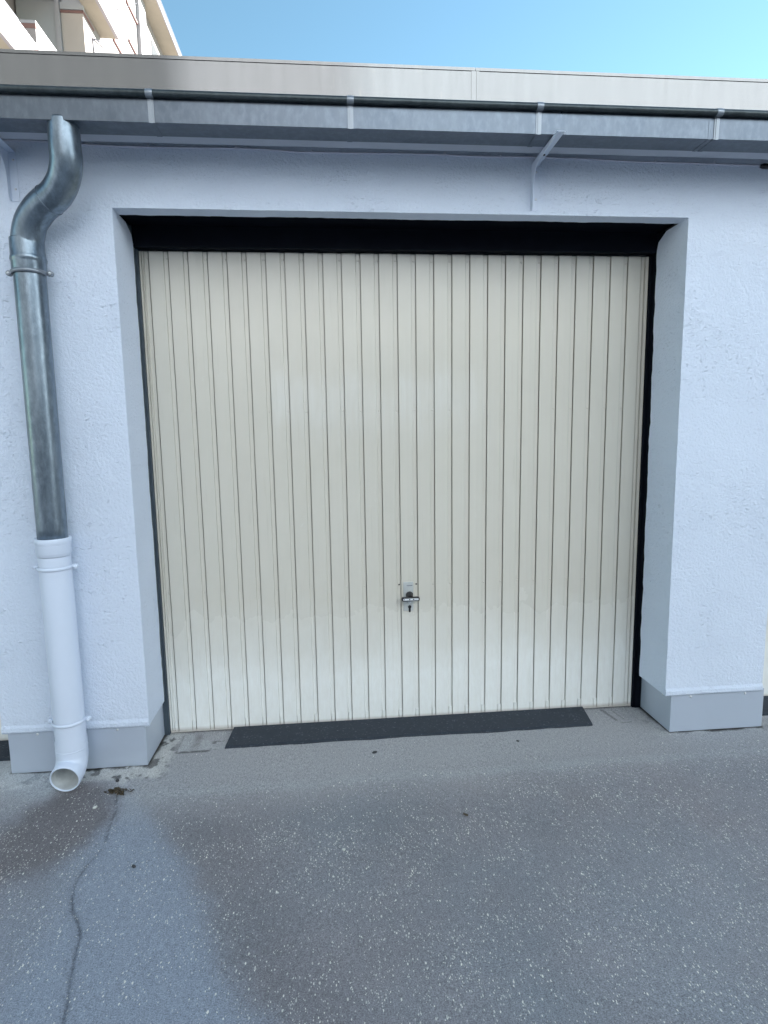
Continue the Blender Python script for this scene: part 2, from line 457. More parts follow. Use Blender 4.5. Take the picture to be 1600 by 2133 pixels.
    for (xa, ya, xb, yb, w_) in ((2.27, .28, 2.29, .165, .014), (2.32, .28, 2.335, .17, .005), (2.34, .28, 2.36, .165, .006), (2.30, .135, 2.36, .14, .005)):
        L = math.hypot(xb - xa, yb - ya); tt = np.clip(((X - xa) * (xb - xa) + (Y - ya) * (yb - ya)) / L ** 2, 0, 1)
        d = np.hypot(X - xa - tt * (xb - xa), Y - ya - tt * (yb - ya))
        mark((1 - sst(w_ * .3, w_, d + (n3 - .5) * .014)) * sst(.3, .55, n2 * .6 + n3 * .4), .6, C(.11, .11, .112))
    # crack
    cr = smooth_path([(-.088, -.20, 0), (-.062, -.286, 0), (-.045, -.40, 0), (-.027, -.52, 0), (-.045, -.60, 0), (-.052, -.69, 0), (-.02, -.80, 0), (.045, -.90, 0), (.066, -.985, 0), (.092, -1.085, 0), (.126, -1.215, 0), (.14, -1.4, 0), (.2, -1.75, 0)], 10)
    dmin = np.full(X.shape, 9.0)
    for a, b in zip(cr[:-1], cr[1:]):
        ax, ay, bx, by = a.x, a.y, b.x, b.y; L2 = (bx - ax) ** 2 + (by - ay) ** 2
        tt = np.clip(((X - ax) * (bx - ax) + (Y - ay) * (by - ay)) / L2, 0, 1)
        dmin = np.minimum(dmin, np.hypot(X - ax - tt * (bx - ax), Y - ay - tt * (by - ay)))
    dmin = dmin + (n3 - .5) * .006
    cw = np.interp(yy, [.2, .6, .85, 2], [.0025, .003, .0055, .0065]) * (.55 + n2 * .8)
    ck = 1 - sst(cw * .35, cw, dmin)
    halo = (1 - sst(cw, cw + .035, dmin)) * .22
    mark(halo, .45, C(.08, .085, .095)); mark(ck * np.clip(.25 + n2, 0, 1), .42, C(.035, .038, .045))
    Z = (n1 - .5) * .006 + (n2 - .5) * .002 - ck * .006
    Z = Z - .004 + .004 * ap[..., 0] + crust[..., 0] * (n2 - .2) * .010
    far = np.clip((np.maximum(np.abs(X - 1), np.abs(Y)) - 3.5) / 20, 0, 1); Z = Z * (1 - far)
    # pieces of apron in the door openings stay just under the door edge
    Z = np.where(Y > .27, np.minimum(Z, -.002), Z)
    chips = np.clip(.62 + (n1 - .5) * 1.2, .1, 1) * (1 - ap[..., 0] * .93) * (1 - crust[..., 0])
    chips = chips * (1 + .5 * D[..., 0]) * (1 - np.maximum(fan, fan2) * .35)
    ny, nx = X.shape
    me = bpy.data.meshes.new("ground")
    co = np.stack([X, Y, Z], -1).reshape(-1, 3).astype(np.float32)
    me.vertices.add(nx * ny); me.vertices.foreach_set("co", co.ravel())
    idx = np.arange(nx * ny).reshape(ny, nx)
    q = np.stack([idx[:-1, :-1], idx[:-1, 1:], idx[1:, 1:], idx[1:, :-1]], -1).reshape(-1, 4)
    me.loops.add(q.size); me.loops.foreach_set("vertex_index", q.ravel().astype(np.int32))
    me.polygons.add(len(q)); me.polygons.foreach_set("loop_start", (np.arange(len(q)) * 4).astype(np.int32))
    me.polygons.foreach_set("loop_total", np.full(len(q), 4, np.int32))
    me.polygons.foreach_set("use_smooth", np.ones(len(q), bool))
    me.update(); me.validate()
    for nm, arr in (("tint", col), ("chips", np.repeat(chips[..., None], 3, -1))):
        at = me.color_attributes.new(nm, 'FLOAT_COLOR', 'POINT')
        a4 = np.ones((nx * ny, 4), np.float32); a4[:, :3] = np.clip(arr, 0, 1).reshape(-1, 3)
        at.data.foreach_set("color", a4.ravel())
    o = bpy.data.objects.new("ground", me); COL.objects.link(o); me.materials.append(M['ground'])
    tag(o, kind='structure')
make_ground()

# ------------------------------------------------------------------ garage building
XL, XR = -6.9, 9.6
OPEN = [(-6.0, -3.55), (-3.08, -.632), (0.0, 2.45), (2.954, 5.404), (5.9, 8.35)]
PIER = [(XL, -6.0), (-3.55, -3.08), (-.632, 0.0), (2.45, 2.954), (5.404, 5.9), (8.35, XR)]
SOF = 2.415
gb = thing("garage_building", "low white rendered garage row with beige metal roof edge and deep door openings", "garage", (1.2, .3, 0))

def edge_j(z, s): return .0012 * jit(z * 17, s) + .0008 * jit(z * 60, s + 3)
w = MB()
zs = [.2 + (SOF - .2) * k / 70 for k in range(71)]
NB = 60
def side_edge(X, sgn, seed):
    """front arris and ragged rear edge of a reveal; sgn = +1 when the opening lies to +x"""
    fr = [(X + edge_j(z, seed) * (0 if z in (zs[0], zs[-1]) else 1), 0, z) for z in zs]
    bk = []
    for z in zs:
        y = .246 + .008 * jit(z * 9, seed + 5) + .008 * jit(z * 40, seed + 6)
        t = (z - (SOF - .07)) / .07
        if t > 0: y -= .08 * t ** 3
        bk.append((X, y, z))
    return fr, bk
for pi, (a, b) in enumerate(PIER):
    # bottom lip of the render: slightly wavy, standing a little proud
    la, lb = side_edge(a, -1, pi * 7 + 1), side_edge(b, 1, pi * 7 + 2)
    n = 14
    for k in range(70):
        p0, p1, q0, q1 = la[0][k], lb[0][k], la[0][k + 1], lb[0][k + 1]
        w.face([p0, p1, q1, q0])
    for (fr, bk), sg in ((la, -1), (lb, 1)):
        for k in range(70):
            m0 = (fr[k][0], .12, fr[k][2]); m1 = (fr[k + 1][0], .12, fr[k + 1][2])
            w.face([fr[k], m0, m1, fr[k + 1]]); w.face([m0, bk[k], bk[k + 1], m1])
            # thickness of the render at its rear edge
            w.face([bk[k], (bk[k][0] - sg * .016, bk[k][1] + .001, bk[k][2]), (bk[k + 1][0] - sg * .016, bk[k + 1][1] + .001, bk[k + 1][2]), bk[k + 1]])
    w.face([(a, 0, .2), (b, 0, .2), (b, .248, .2), (a, .248, .2)])
    xs_ = [a + (b - a) * k / n for k in range(n + 1)]
    for k in range(n):
        def lip(x):
            j = .002 * jit(x * 11, 31); h = .006 + .002 * jit(x * 23, 33)
            return [(x, -.0004, .236 + j), (x, -h, .222 + j), (x, -h, .206 + j), (x, .0, .197 + j)]
        A, B = lip(xs_[k]), lip(xs_[k + 1])
        for i in range(3): w.face([A[i], B[i], B[i + 1], A[i + 1]], True)
        w.face([A[3], B[3], (B[3][0], .02, B[3][2]), (A[3][0], .02, A[3][2])])
    for x in (a, b):
        L_ = lip(x); w.face(L_)
# lintel band over openings and piers
for oi, (a, b) in enumerate(OPEN):
    n = NB; xs_ = [a + (b - a) * k / n for k in range(n + 1)]
    def low(x): return SOF + (0 if x in (a, b) else .0012 * jit(x * 13, 40 + oi))
    for k in range(n):
        x0, x1 = xs_[k], xs_[k + 1]
        w.face([(x0, 0, low(x0)), (x1, 0, low(x1)), (x1, 0, 2.70), (x0, 0, 2.70)])
        for s_ in range(3):
            xa = x0 + (x1 - x0) * s_ / 3; xb = x0 + (x1 - x0) * (s_ + 1) / 3
            fa = .078 + .006 * jit(xa * 8, 50) + .005 * jit(xa * 30, 51); fb = .078 + .006 * jit(xb * 8, 50) + .005 * jit(xb * 30, 51)
            la_ = low(x0) + (low(x1) - low(x0)) * s_ / 3; lb_ = low(x0) + (low(x1) - low(x0)) * (s_ + 1) / 3
            w.face([(xa, 0, la_), (xb, 0, lb_), (xb, fb, SOF), (xa, fa, SOF)])
            w.face([(xa, fa, SOF), (xb, fb, SOF), (xb, fb + .001, SOF + .02), (xa, fa + .001, SOF + .02)])
for a, b in PIER:
    w.face([(a, 0, SOF), (b, 0, SOF), (b, 0, 2.70), (a, 0, 2.70)])
w.build("wall", M['plaster'], gb)

# masonry core, dark jambs and the dark strip of soffit
core = MB()
for a, b in PIER: core.box(a + .045, b - .045, .02, .32, .0, SOF + .02)
core.box(XL, XR, .02, .05, SOF + .021, 2.69)
core.box(XL, XR, 3.2, 3.4, 0, 2.85); core.box(XL, XL + .2, .34, 3.19, 0, 2.85); core.box(XR - .2, XR, .34, 3.19, 0, 2.85)
core.build("inner_wall", M['dark'], gb)
for a, b in OPEN:
    j = MB(); j.box(a - .026, a - .006, .20, .335, .201, SOF + .01).box(a - .026, a - .006, .287, .335, .0, .2005)
    j.box(a - .0255, a + .0035, .290, .334, .0, 2.36)
    j.build("door_jamb", M['jamb'], gb)
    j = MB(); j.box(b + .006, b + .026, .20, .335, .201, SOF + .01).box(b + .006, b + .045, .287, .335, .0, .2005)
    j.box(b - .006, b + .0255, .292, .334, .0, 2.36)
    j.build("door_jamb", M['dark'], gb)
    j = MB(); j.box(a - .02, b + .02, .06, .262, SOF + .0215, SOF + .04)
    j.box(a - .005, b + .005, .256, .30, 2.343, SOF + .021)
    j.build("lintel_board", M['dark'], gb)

# metal plinth sheets round the foot of each pier
for (a, b) in PIER:
    left = abs(b) < .01
    x0, x1 = (a + .018, b - .021) if left else (a + .037, b + .018)
    if x0 > x1: continue
    p = MB(); p.box(x0, x1, .008, .0105, .005, .207)
    p.box(x0, x0 + .0025, .0107, .285, .005, .204); p.box(x1 - .0025, x1, .0107, .285, .005, .204)
    pl = p.build("plinth_sheet", M['plinth'], gb, bevel=.0008)
    for x in (x0 + .1, x1 - .1) if not left else (-.488, -.143):
        MB().dome((x, .008, .185), .0062, .0045).build("screw", M['screw'], pl)
    for y in (.08,):
        MB().dome((x0 + .0, y, .17), .005, .004, 'x-').build("screw", M['screw'], pl)

# roof edge
f = MB(); seam = 1.462
fx = [XL, -3.9, -1.22, seam, 4.14, 6.8, XR]
fas = []
for k in range(6):
    a, b = fx[k] + .001, fx[k + 1] - .001
    q = MB().box(a, b, -.120, -.117, 2.64, 2.912).box(a, b, -.1195, -.06, 2.9125, 2.915)
    q.box(a, b, -.123, -.1185, 2.905, 2.9165)
    o = q.build("fascia", M['fascia'], gb)
for x in fx[1:-1]:
    MB().box(x - .016, x + .016, -.1222, -.1201, 2.641, 2.904).box(x + .004, x + .012, -.1245, -.1223, 2.642, 2.903).build("joint_strip", M['fascia'], gb)
MB().box(XL, XR, -.117, 3.6, 2.86, 2.90).build("roof", M['roofing'], gb)
MB().box(XL, XR, -.149, -.088, 2.6235, 2.66).build("eaves_board", M['soffit'], gb)
MB().box(XL, XR, -.087, .02, 2.702, 2.72).box(XL, XR, -.0875, -.084, 2.6605, 2.70).build("eaves_gap", M['dark'], gb)

# ------------------------------------------------------------------ garage doors
S0, DS, Y0 = .047, .0882, .307
def make_door():
    L = thing("garage_door", "cream ribbed metal garage door with black and white T handle in the middle opening", "garage door", (1.224, Y0, 0), "garage doors of the row")
    zt, zb = 2.338, .012
    prof = []      # (x, y) polyline
    D = .0050      # recess depth of the narrow band
    def add(x, y): prof.append((x, y))
    add(.0045, Y0 + .03); add(.0045, Y0 - .002); add(.0125, Y0 - .002); add(.0135, Y0 + .006); add(.0155, Y0 + .006); add(.0165, Y0)
    add(.0235, Y0); add(.0255, Y0 + D); add(S0 - .0047, Y0 + D)
    for i in range(27):
        x = S0 + DS * i
        add(x - .0046, Y0 + D); add(x - .0045, Y0 + .014); add(x - .0003, Y0 + .014); add(x - .0002, Y0 + .0002); add(x + .0008, Y0 - .0006)
        if i < 26:
            tl = random.uniform(-.0006, .0006)
            add(x + .001, Y0 - .0005); add(x + .034, Y0 + tl * .5); add(x + .0632, Y0 - .0003); add(x + .0637, Y0 + .0008); add(x + .0665, Y0 + D)
    add(2.402, Y0); add(2.410, Y0 + D); add(2.4235, Y0 + D); add(2.4240, Y0 + .012); add(2.4255, Y0 + .012); add(2.4260, Y0 - .001); add(2.4420, Y0 - .001); add(2.4420, Y0 + .03)
    m = MB(); zz = [zb + (zt - zb) * k / 24 for k in range(25)]
    i0 = 0; n = len(prof)
    for k, z in enumerate(zz):
        for (x, y) in prof:
            b = .0012 * math.sin(x * 4.1 + z * 2.3) + .0008 * math.sin(x * 9 + z * 5)
            m.v.append((x, y + (b if 0 < k < 24 and .02 < x < 2.4 else 0), z))
    for k in range(24):
        for j in range(n - 1):
            a = k * n + j; m.f.append((a, a + 1, a + 1 + n, a + n)); m.sm.append(False)
    m.face([(.005, Y0 + .0141, zb), (2.442, Y0 + .0141, zb), (2.442, Y0 + .03, zb), (.005, Y0 + .03, zb)])
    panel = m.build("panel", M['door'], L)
    # rivets belong to the pressed surface: one row at each cross rail
    for z, r_ in ((2.305, .0050), (1.606, .0044), (.726, .0044), (.042, .0060)):
        rv = MB()
        for i in range(27):
            if z < 1 and z > .5 and i in (13, 14): continue
            rv.dome((S0 + DS * i - .0112, Y0 + D - .0005, z + .002 * jit(i * 3.3, int(z * 10))), r_, .0028, seg=10)
        rv.build("rivet_row", M['rivet'] if z < .1 else M['door'], panel)
    # bottom rail with its fold
    b = MB().box(.006, 2.441, Y0 - .004, Y0 + .013, .005, .0115)
    for i in range(27):
        x = S0 + DS * i
        b.box(x - .0185, x - .004, Y0 - .0012, Y0 + .0026, .012, .058)
    b.build("bottom_rail", M['door'], L)
    # lock plate, T handle, release button, keyhole
    xc = 1.2345
    pl = MB().box(1.2035, 1.2545, Y0 - .0028, Y0 - .0008, .590, .742).build("lock_plate", M['plate'], L, bevel=.0015)
    tx = MB()
    x = xc - .014
    for wd in (.0035, .003, .0042, .002, .0038, .003, .0045):
        tx.box(x, x + wd, Y0 - .0032, Y0 - .0029, .7205, .7235 + random.uniform(0, .0015)); x += wd + .0008
    tx.build("print", M['text'], pl)
    for xx in (S0 + DS * 13 - .0112, S0 + DS * 14 - .0112):
        MB().dome((xx, Y0 + D - .0005, .728), .0042, .003).build("screw", M['black'], L)
    h = thing_child = MB()
    # neck: cone from plate to grip
    nk = []; nr = []
    for k in range(9):
        t = k / 8; nk.append((xc, Y0 - .002 - .038 * t, .668 + .006 * (1 - t))); nr.append(.0195 - .006 * math.sin(t * 1.4))
    h.tube(nk, nr, 24)
    # grip: bar with rounded ends, slightly bowed
    def bar(mb, hw, hh, y0_, y1_, zc, rr):
        P = []
        for (sx, sz) in ((1, 1), (-1, 1), (-1, -1), (1, -1)):
            for k in range(5):
                a = {(1, 1): 0, (-1, 1): 90, (-1, -1): 180, (1, -1): 270}[(sx, sz)] + 22.5 * k
                P.append((xc + sx * (hw - rr) + rr * math.cos(R(a)), zc + sz * (hh - rr) + rr * math.sin(R(a))))
        mb.prism(P, 1, y0_, y1_)
    bar(h, .0450, .0100, Y0 - .052, Y0 - .036, .664, .006)
    hd = h.build("handle", M['black'], L, bevel=.0008)
    g = MB(); bar(g, .0395, .0050, Y0 - .0545, Y0 - .0521, .6635, .004)
    gi = g.build("grip_insert", M['chrome'], hd, bevel=.0006)
    s_ = MB()
    for xx in (-.033, -.006, .0135): s_.dome((xc + xx, Y0 - .0545, .664), .0024 if xx < -.02 else .0032, .0008)
    s_.build("insert_hole", M['black'], hd)
    MB().tube([(xc, Y0 - .002, .636), (xc, Y0 - .006, .636), (xc, Y0 - .0085, .636), (xc, Y0 - .0095, .636)], [.0085, .0085, .007, .002], 20).build("release_button", M['chrome'], L)
    P = []
    for k in range(17):
        a = R(-50 + 280 * k / 16); P.append((xc + .0088 * math.cos(a), .611 + .0088 * math.sin(a)))
    for k in range(9):
        a = R(180 + 180 * k / 8); P.append((xc + .0052 * math.cos(a), .588 + .0052 * math.sin(a)))
    MB().prism(P, 1, Y0 - .0045, Y0 - .0030).build("keyhole", M['black'], L)
    return L
def kids(o): return [c for c in bpy.data.objects if c.parent == o]
def copy_tree(o, parent=None):
    c = o.copy(); COL.objects.link(c)
    if parent: c.parent = parent
    for ch in kids(o): copy_tree(ch, c)
    return c
door = make_door()
d2 = copy_tree(door); d2.location.x -= 3.080
d2["label"] = "cream garage door at the left photo edge beyond the downpipe pier, only its corner showing"
d3 = copy_tree(door); d3.location.x += 2.956
d3["label"] = "pale garage door at the right photo edge beyond the right pier, only a sliver showing"

# rubber ramps on the ground under the doors
def ramp(x0f, x0b, x1b, x1f, yf, label):
    m = MB(); n = 60
    zf, zm, zb_ = .002, .0075, .013
    for k in range(n):
        def col(t):
            a = x0f + (x1f - x0f) * t; b = x0b + (x1b - x0b) * t
            w_ = .007 * jit(a * 5, 77) + .004 * jit(a * 31, 78)
            return [(a, yf + w_, -.006), (a, yf + w_, zf + .003), (a + (b - a) * .06, yf + .010 + w_, zm + .002), (b, .30, zb_ + .004), (b, .318, -.006)]
        A, B = col(k / n), col((k + 1) / n)
        for i in range(4): m.face([A[i], B[i], B[i + 1], A[i + 1]], i == 2)
        if k == 0: m.face(A)
        if k == n - 1: m.face(B)
    o = m.build("threshold_ramp", M['rubber'])
    return tag(o, label, "ramp", "rubber ramps under the garage doors")
ramp(.306, .322, 2.168, 2.145, .122, "long black rubber threshold ramp under the middle cream garage door")
ramp(-2.9, -2.9, -.640, -.640, .13, "black rubber threshold strip under the garage door at the left photo edge")
ramp(2.985, 2.985, 5.2, 5.2, .115, "black rubber threshold strip under the garage door at the right photo edge")
sp = MB()
for x, y, r_ in ((.720, .17, .0048), (1.60, .20, .003), (1.05, .14, .0025), (1.72, .21, .002), (.50, .22, .002)):
    sp.dome((x, y, .0075 + (y - .13) * .045), r_, .0012, 'z+')
# ------------------------------------------------------------------ gutter
gt = thing("gutter", "grey zinc box gutter with dark rolled front bead running under the beige roof edge", "gutter", (1.2, -.2, 2.62))
zb, zf = 2.619, 2.706
prof = [(-.150, 2.735), (-.150, zb), (-.2500, zb), (-.2525, zf), (-.2505, zf), (-.2482, zb + .002), (-.152, zb + .002), (-.152, 2.735)]
MB().prism(prof, 0, XL, XR).build("trough", M['gutter'], gt, bevel=.0006)
bm_ = MB(); npt = 90
bm_.tube([(XL + (XR - XL) * k / npt, -.2625 + .0006 * jit(k * .7, 3), 2.709 + .0006 * jit(k * .9, 4)) for k in range(npt + 1)], .0128, 20)
bm_.build("bead", M['bead'], gt)
for x in (-1.6, 2.372, 5.4):   # soldered laps
    MB().prism([(-.1495, zb - .0015), (-.2512, zb - .0015), (-.2535, zf - .002), (-.2528, zf - .002), (-.2505, zb - .0003), (-.1495, zb - .0003)], 0, x - .012, x).build("lap_joint", M['gutter'], gt)
for k in range(-9, 12):
    x = .243 + .7165 * k
    if not XL + .1 < x < XR - .1: continue
    h = MB()
    # front strap with a raised middle rib, then the band under the trough
    h.prism([(-.2520, zb - .0022), (-.2552, zf), (-.2538, zf), (-.2515, zb - .0006)], 0, x - .0105, x + .0105)
    h.prism([(-.2535, zb - .0035), (-.2575, zf + .002), (-.2555, zf + .002), (-.2520, zb - .0035)], 0, x - .0042, x + .0042)
    h.tube([(x - .0125, -.2625, 2.709), (x + .0125, -.2625, 2.709)], .0146, 20)
    hh = h.build("hanger", M['strap'], gt, bevel=.0004)
    MB().box(x - .010, x + .010, -.2515, -.150, zb - .0018, zb - .0004).build("hanger_return", M['gutter'], hh)

# ------------------------------------------------------------------ downpipe
dp = thing("downpipe", "grey zinc downpipe with swan neck from the gutter into a white plastic lower pipe", "downpipe", (-.30, -.08, 0))
neck = smooth_path([(-.084, -.200, 2.635), (-.084, -.200, 2.60), (-.085, -.199, 2.553), (-.088, -.190, 2.500), (-.112, -.168, 2.450), (-.155, -.143, 2.408), (-.222, -.115, 2.372), (-.272, -.095, 2.326), (-.296, -.084, 2.270), (-.302, -.080, 2.215)], 7)
nn = len(neck)
MB().tube(neck, [.0535 + .0055 * (k / (nn - 1)) for k in range(nn)], 48).build("swan_neck", M['zinc'], dp)
# socket where the neck slides over the straight pipe
sk = [(2.262, .0600), (2.262, .0612), (2.259, .0615), (2.200, .0620), (2.196, .0635), (2.190, .0650), (2.184, .0650), (2.178, .0630), (2.174, .0622), (2.140, .0622), (2.138, .0618), (2.138, .058)]
MB().tube([(-.3022, -.080, z) for z, r_ in sk], [r_ for z, r_ in sk], 48, fixed=(0, 0, -1)).build("socket", M['zinc'], dp)
# lapped seam on the bend
a, b = neck[int(nn * .60)], neck[int(nn * .60) + 1]
MB().tube([a, a + (b - a) * .3, a + (b - a) * .35], [.0585, .0592, .0575], 48).build("seam_ring", M['zinc'], dp)
MB().tube([(-.3025 - .004 * k / 20 * 1, -.080, 2.20 - 1.13 * k / 20) for k in range(21)], .0575, 48).build("zinc_pipe", M['zinc'], dp)
def ring(prof, name, mat, x=-.3065, y=-.080):
    return MB().tube([(x, y, z) for z, r_ in prof], [r_ for z, r_ in prof], 56, fixed=(0, 0, -1)).build(name, mat, dp)
ring([(1.086, .0585), (1.088, .0665), (1.085, .0688), (1.066, .0688), (1.063, .0672), (1.061, .0668), (1.026, .0668), (1.023, .0655), (1.018, .0632), (1.010, .0625)], "pipe_socket", M['pvc'])
path = [(-.3065, -.080, 1.02 - .865 * k / 16) for k in range(17)]
MB().tube(path, .0618, 56, cap=(False, False)).build("plastic_pipe", M['pvc'], dp)
# elbow at the foot, open towards the yard, with wall thickness
R0 = .066; el = [(-.3065, -.080, .205)]; rr = [.0640]
cx, cz = -.080 - R0, .155 - .012
el += [(-.3065, -.080, .160)]; rr += [.0640]
for k in range(0, 15):
    a = R(84 * k / 14)
    el.append((-.3065, -.080 - R0 * (1 - math.cos(a)), cz - R0 * math.sin(a) - .014)); rr.append(.0635 - .001 * k / 14)
e = Vector(el[-1]); t = (Vector(el[-1]) - Vector(el[-2])).normalized()
el.append(tuple(e + t * .022)); rr.append(.0625)
el.append(tuple(e + t * .030)); rr.append(.0600)
ex = MB(); ex.tube([(x, y, z + .005) for x, y, z in el], rr, 56, cap=(False, False))
elb = ex.build("elbow", M['pvc'], dp)
rimc = e + t * .030 + Vector((0, 0, .005))
MB().tube([rimc - t * .004, rimc, rimc + t * .002, rimc + t * .001, rimc - t * .004], [.0600, .0608, .0595, .0560, .0555], 56, cap=(False, False), fixed=tuple(t)).build("rim", M['pvc'], elb)
inn = [(x, y, z + .005) for x, y, z in el[5:]][::-1]
MB().tube(inn, [.0562] * 0 + [.0561] + [.056] * (len(inn) - 1), 48, cap=(False, True)).build("inside", M['pvc_in'], elb)
MB().tube([(-.3065, -.080, .1655), (-.3065, -.080, .163), (-.3065, -.080, .160)], [.0640, .0652, .0640], 56, fixed=(0, 0, -1)).build("elbow_seam", M['pvc'], elb)

def clamp(z, r, x, mat, tilt=0.0, sz=1.0):
    y = -.080
    c = MB(); pts = []
    for k in range(33):
        a = R(180 + 180 * k / 32)
        pts.append((x + (r + .003) * math.cos(a), y + (r + .003) * math.sin(a) - .0, z + tilt * math.cos(a)))
    pts = [(x - r - .003, y + .02, z - tilt)] + pts + [(x + r + .003, y + .02, z + tilt)]
    # flat rounded band
    m = MB(); i0 = 0; H = .0075 * sz; T = .0035
    for k, p in enumerate(pts):
        p = Vector(p); d = Vector((p.x - x, p.y - y, 0)).normalized()
        for (o_, h_) in ((0, -H), (T, -H * .55), (T * 1.25, 0), (T, H * .55), (0, H)): m.v.append(tuple(p + d * o_ + Vector((0, 0, h_))))
    for k in range(len(pts) - 1):
        for j in range(4):
            a = k * 5 + j; m.f.append((a, a + 1, a + 6, a + 5)); m.sm.append(True)
    o = m.build("clamp", mat, dp)
    for sg in (-1, 1):
        ex_ = x + sg * (r + .017)
        ear = MB(); ear.tube([(ex_, y - .008, z + tilt * sg), (ex_, y - .006, z + tilt * sg), (ex_, y + .010, z + tilt * sg), (ex_, y + .012, z + tilt * sg)], [.008, .0105, .0105, .008], 20)
        ear.box(min(x + sg * r, ex_), max(x + sg * r, ex_), y - .004, y + .009, z + tilt * sg - .007, z + tilt * sg + .007)
        ear.build("clamp_ear", mat, o, bevel=.001)
        MB().dome((ex_, y - .008, z + tilt * sg), .0058, .005).build("bolt", M['screw'] if mat == M['strap'] else mat, o)
    MB().tube([(x, y + r - .002, z), (x, .0, z)], .006, 12).build("wall_pin", M['screw'], o)
clamp(2.137, .0605, -.3025, M['strap'])
clamp(.962, .0622, -.3065, M['pvc'])
clamp(.286, .0622, -.3065, M['pvc'])

# ------------------------------------------------------------------ eaves brackets
def bracket(x0, label):
    o = thing("wall_bracket", label, "bracket", (x0, 0, 2.43), "painted angle brackets under the eaves")
    web = [(-.0005, 2.431), (-.0005, 2.618), (-.020, 2.6185), (-.272, 2.6165), (-.290, 2.6145), (-.262, 2.600), (-.150, 2.596), (-.085, 2.590), (-.055, 2.578), (-.038, 2.552), (-.030, 2.520), (-.028, 2.445), (-.018, 2.431)]
    MB().prism(web, 0, x0 - .0015, x0 + .0015).build("web", M['white_metal'], o, bevel=.0006)
    MB().box(x0 + .0015, x0 + .031, -.0035, -.0005, 2.431, 2.612).build("wall_flange", M['white_metal'], o, bevel=.0005)
    MB().prism([(-.0005, 2.6165), (-.272, 2.6158), (-.2905, 2.613), (-.2895, 2.6105), (-.270, 2.6130), (-.0005, 2.6135)], 0, x0 + .0015, x0 + .031).build("arm_flange", M['white_metal'], o, bevel=.0005)
    for z in (2.476, 2.585):
        MB().dome((x0 + .019, -.0035, z), .0048, .004).build("screw", M['screw'], o)
    MB().dome((x0 + .017, -.10, 2.6131), .006, .005, 'z-').build("bolt", M['black'], o)
    return o
bracket(1.737, "thin white angle bracket under the gutter above the right half of the door opening")
bracket(-.381, "white angle bracket under the gutter at the left photo edge behind the swan neck")

# painted cable along the top of the wall
cp = smooth_path([(-1.6, -.006, 2.656), (-.9, -.006, 2.652), (-.313, -.006, 2.656), (-.115, -.006, 2.648), (.10, -.006, 2.644), (.292, -.006, 2.645), (.50, -.006, 2.6475), (.635, -.006, 2.646), (.752, -.006, 2.640), (.88, -.006, 2.641), (1.027, -.006, 2.642), (1.25, -.006, 2.645), (1.512, -.006, 2.641), (1.75, -.006, 2.644), (1.929, -.006, 2.643), (2.2, -.006, 2.636), (2.446, -.006, 2.636), (2.60, -.006, 2.634), (2.768, -.006, 2.633)], 8)
cb = thing("wall_cable", "thin painted cable clipped along the wall top below the gutter", "cable", (1.2, 0, 2.64))
MB().tube(cp, .0042, 10).build("cable", M['cable'], cb)
for x in (.16, .505, .81, 1.36, 1.60, 1.93, 2.28, 2.55):
    z = min(cp, key=lambda p: abs(p.x - x)).z
    MB().box(x - .006, x + .006, -.0115, .0, z - .0035, z + .0055).dome((x, -.011, z + .006), .004, .004).build("clip", M['cable'], cb, bevel=.001)
MB().tube([(2.764, -.008, 2.632), (2.776, -.010, 2.630), (2.800, -.010, 2.630), (2.806, -.010, 2.630)], [.006, .011, .011, .006], 16).build("end_plug", M['black'], cb)

# ------------------------------------------------------------------ small things on the ground
def stone(name, loc, s, mat, label, cat, group=None, seed=0):
    import bmesh
    bm = bmesh.new(); bmesh.ops.create_icosphere(bm, subdivisions=2, radius=1)
    rng = random.Random(seed)
    for v in bm.verts:
        v.co *= 1 + rng.uniform(-.18, .18)
        v.co.x *= s[0]; v.co.y *= s[1]; v.co.z *= s[2]
    me = bpy.data.meshes.new(name); bm.to_mesh(me); bm.free(); me.materials.append(mat)
    o = bpy.data.objects.new(name, me); o.location = loc; o.rotation_euler.z = rng.uniform(0, 3); COL.objects.link(o)
    return tag(o, label, cat, group)
G = "loose bits lying on the yard"
stone("pebble", (1.019, -.003, .003), (.013, .008, .005), M['pebble'], "dark pebble on the smooth apron just in front of the rubber ramp's middle", "pebble", G, 1)
stone("pebble", (.123, -.644, .001), (.006, .009, .004), M['pebble'], "small black pebble on the pale blue run-off stain", "pebble", G, 2)
stone("pebble", (-.118, -.100, .004), (.011, .008, .006), M['pebble'], "small black pebble beside the plinth, right behind the clump of rotten leaves", "pebble", G, 3)
stone("pebble", (.86, -.642, .001), (.006, .006, .003), M['pebble_w'], "round white pebble on the dark asphalt below the door's left half", "pebble", G, 4)
stone("pebble", (-.145, -.282, .001), (.010, .007, .004), M['pebble_w'], "pale oval pebble on the brown patch in front of the pipe mouth", "pebble", G, 5)
stone("pebble", (1.72, .02, .002), (.008, .005, .003), M['pebble'], "tiny dark crumb on the apron in front of the ramp's right half", "pebble", G, 6)
stone("dead_leaf", (1.342, -.500, .003), (.012, .007, .002), M['leaf'], "small curled brown leaf on the asphalt right of the middle", "leaf", G, 7)
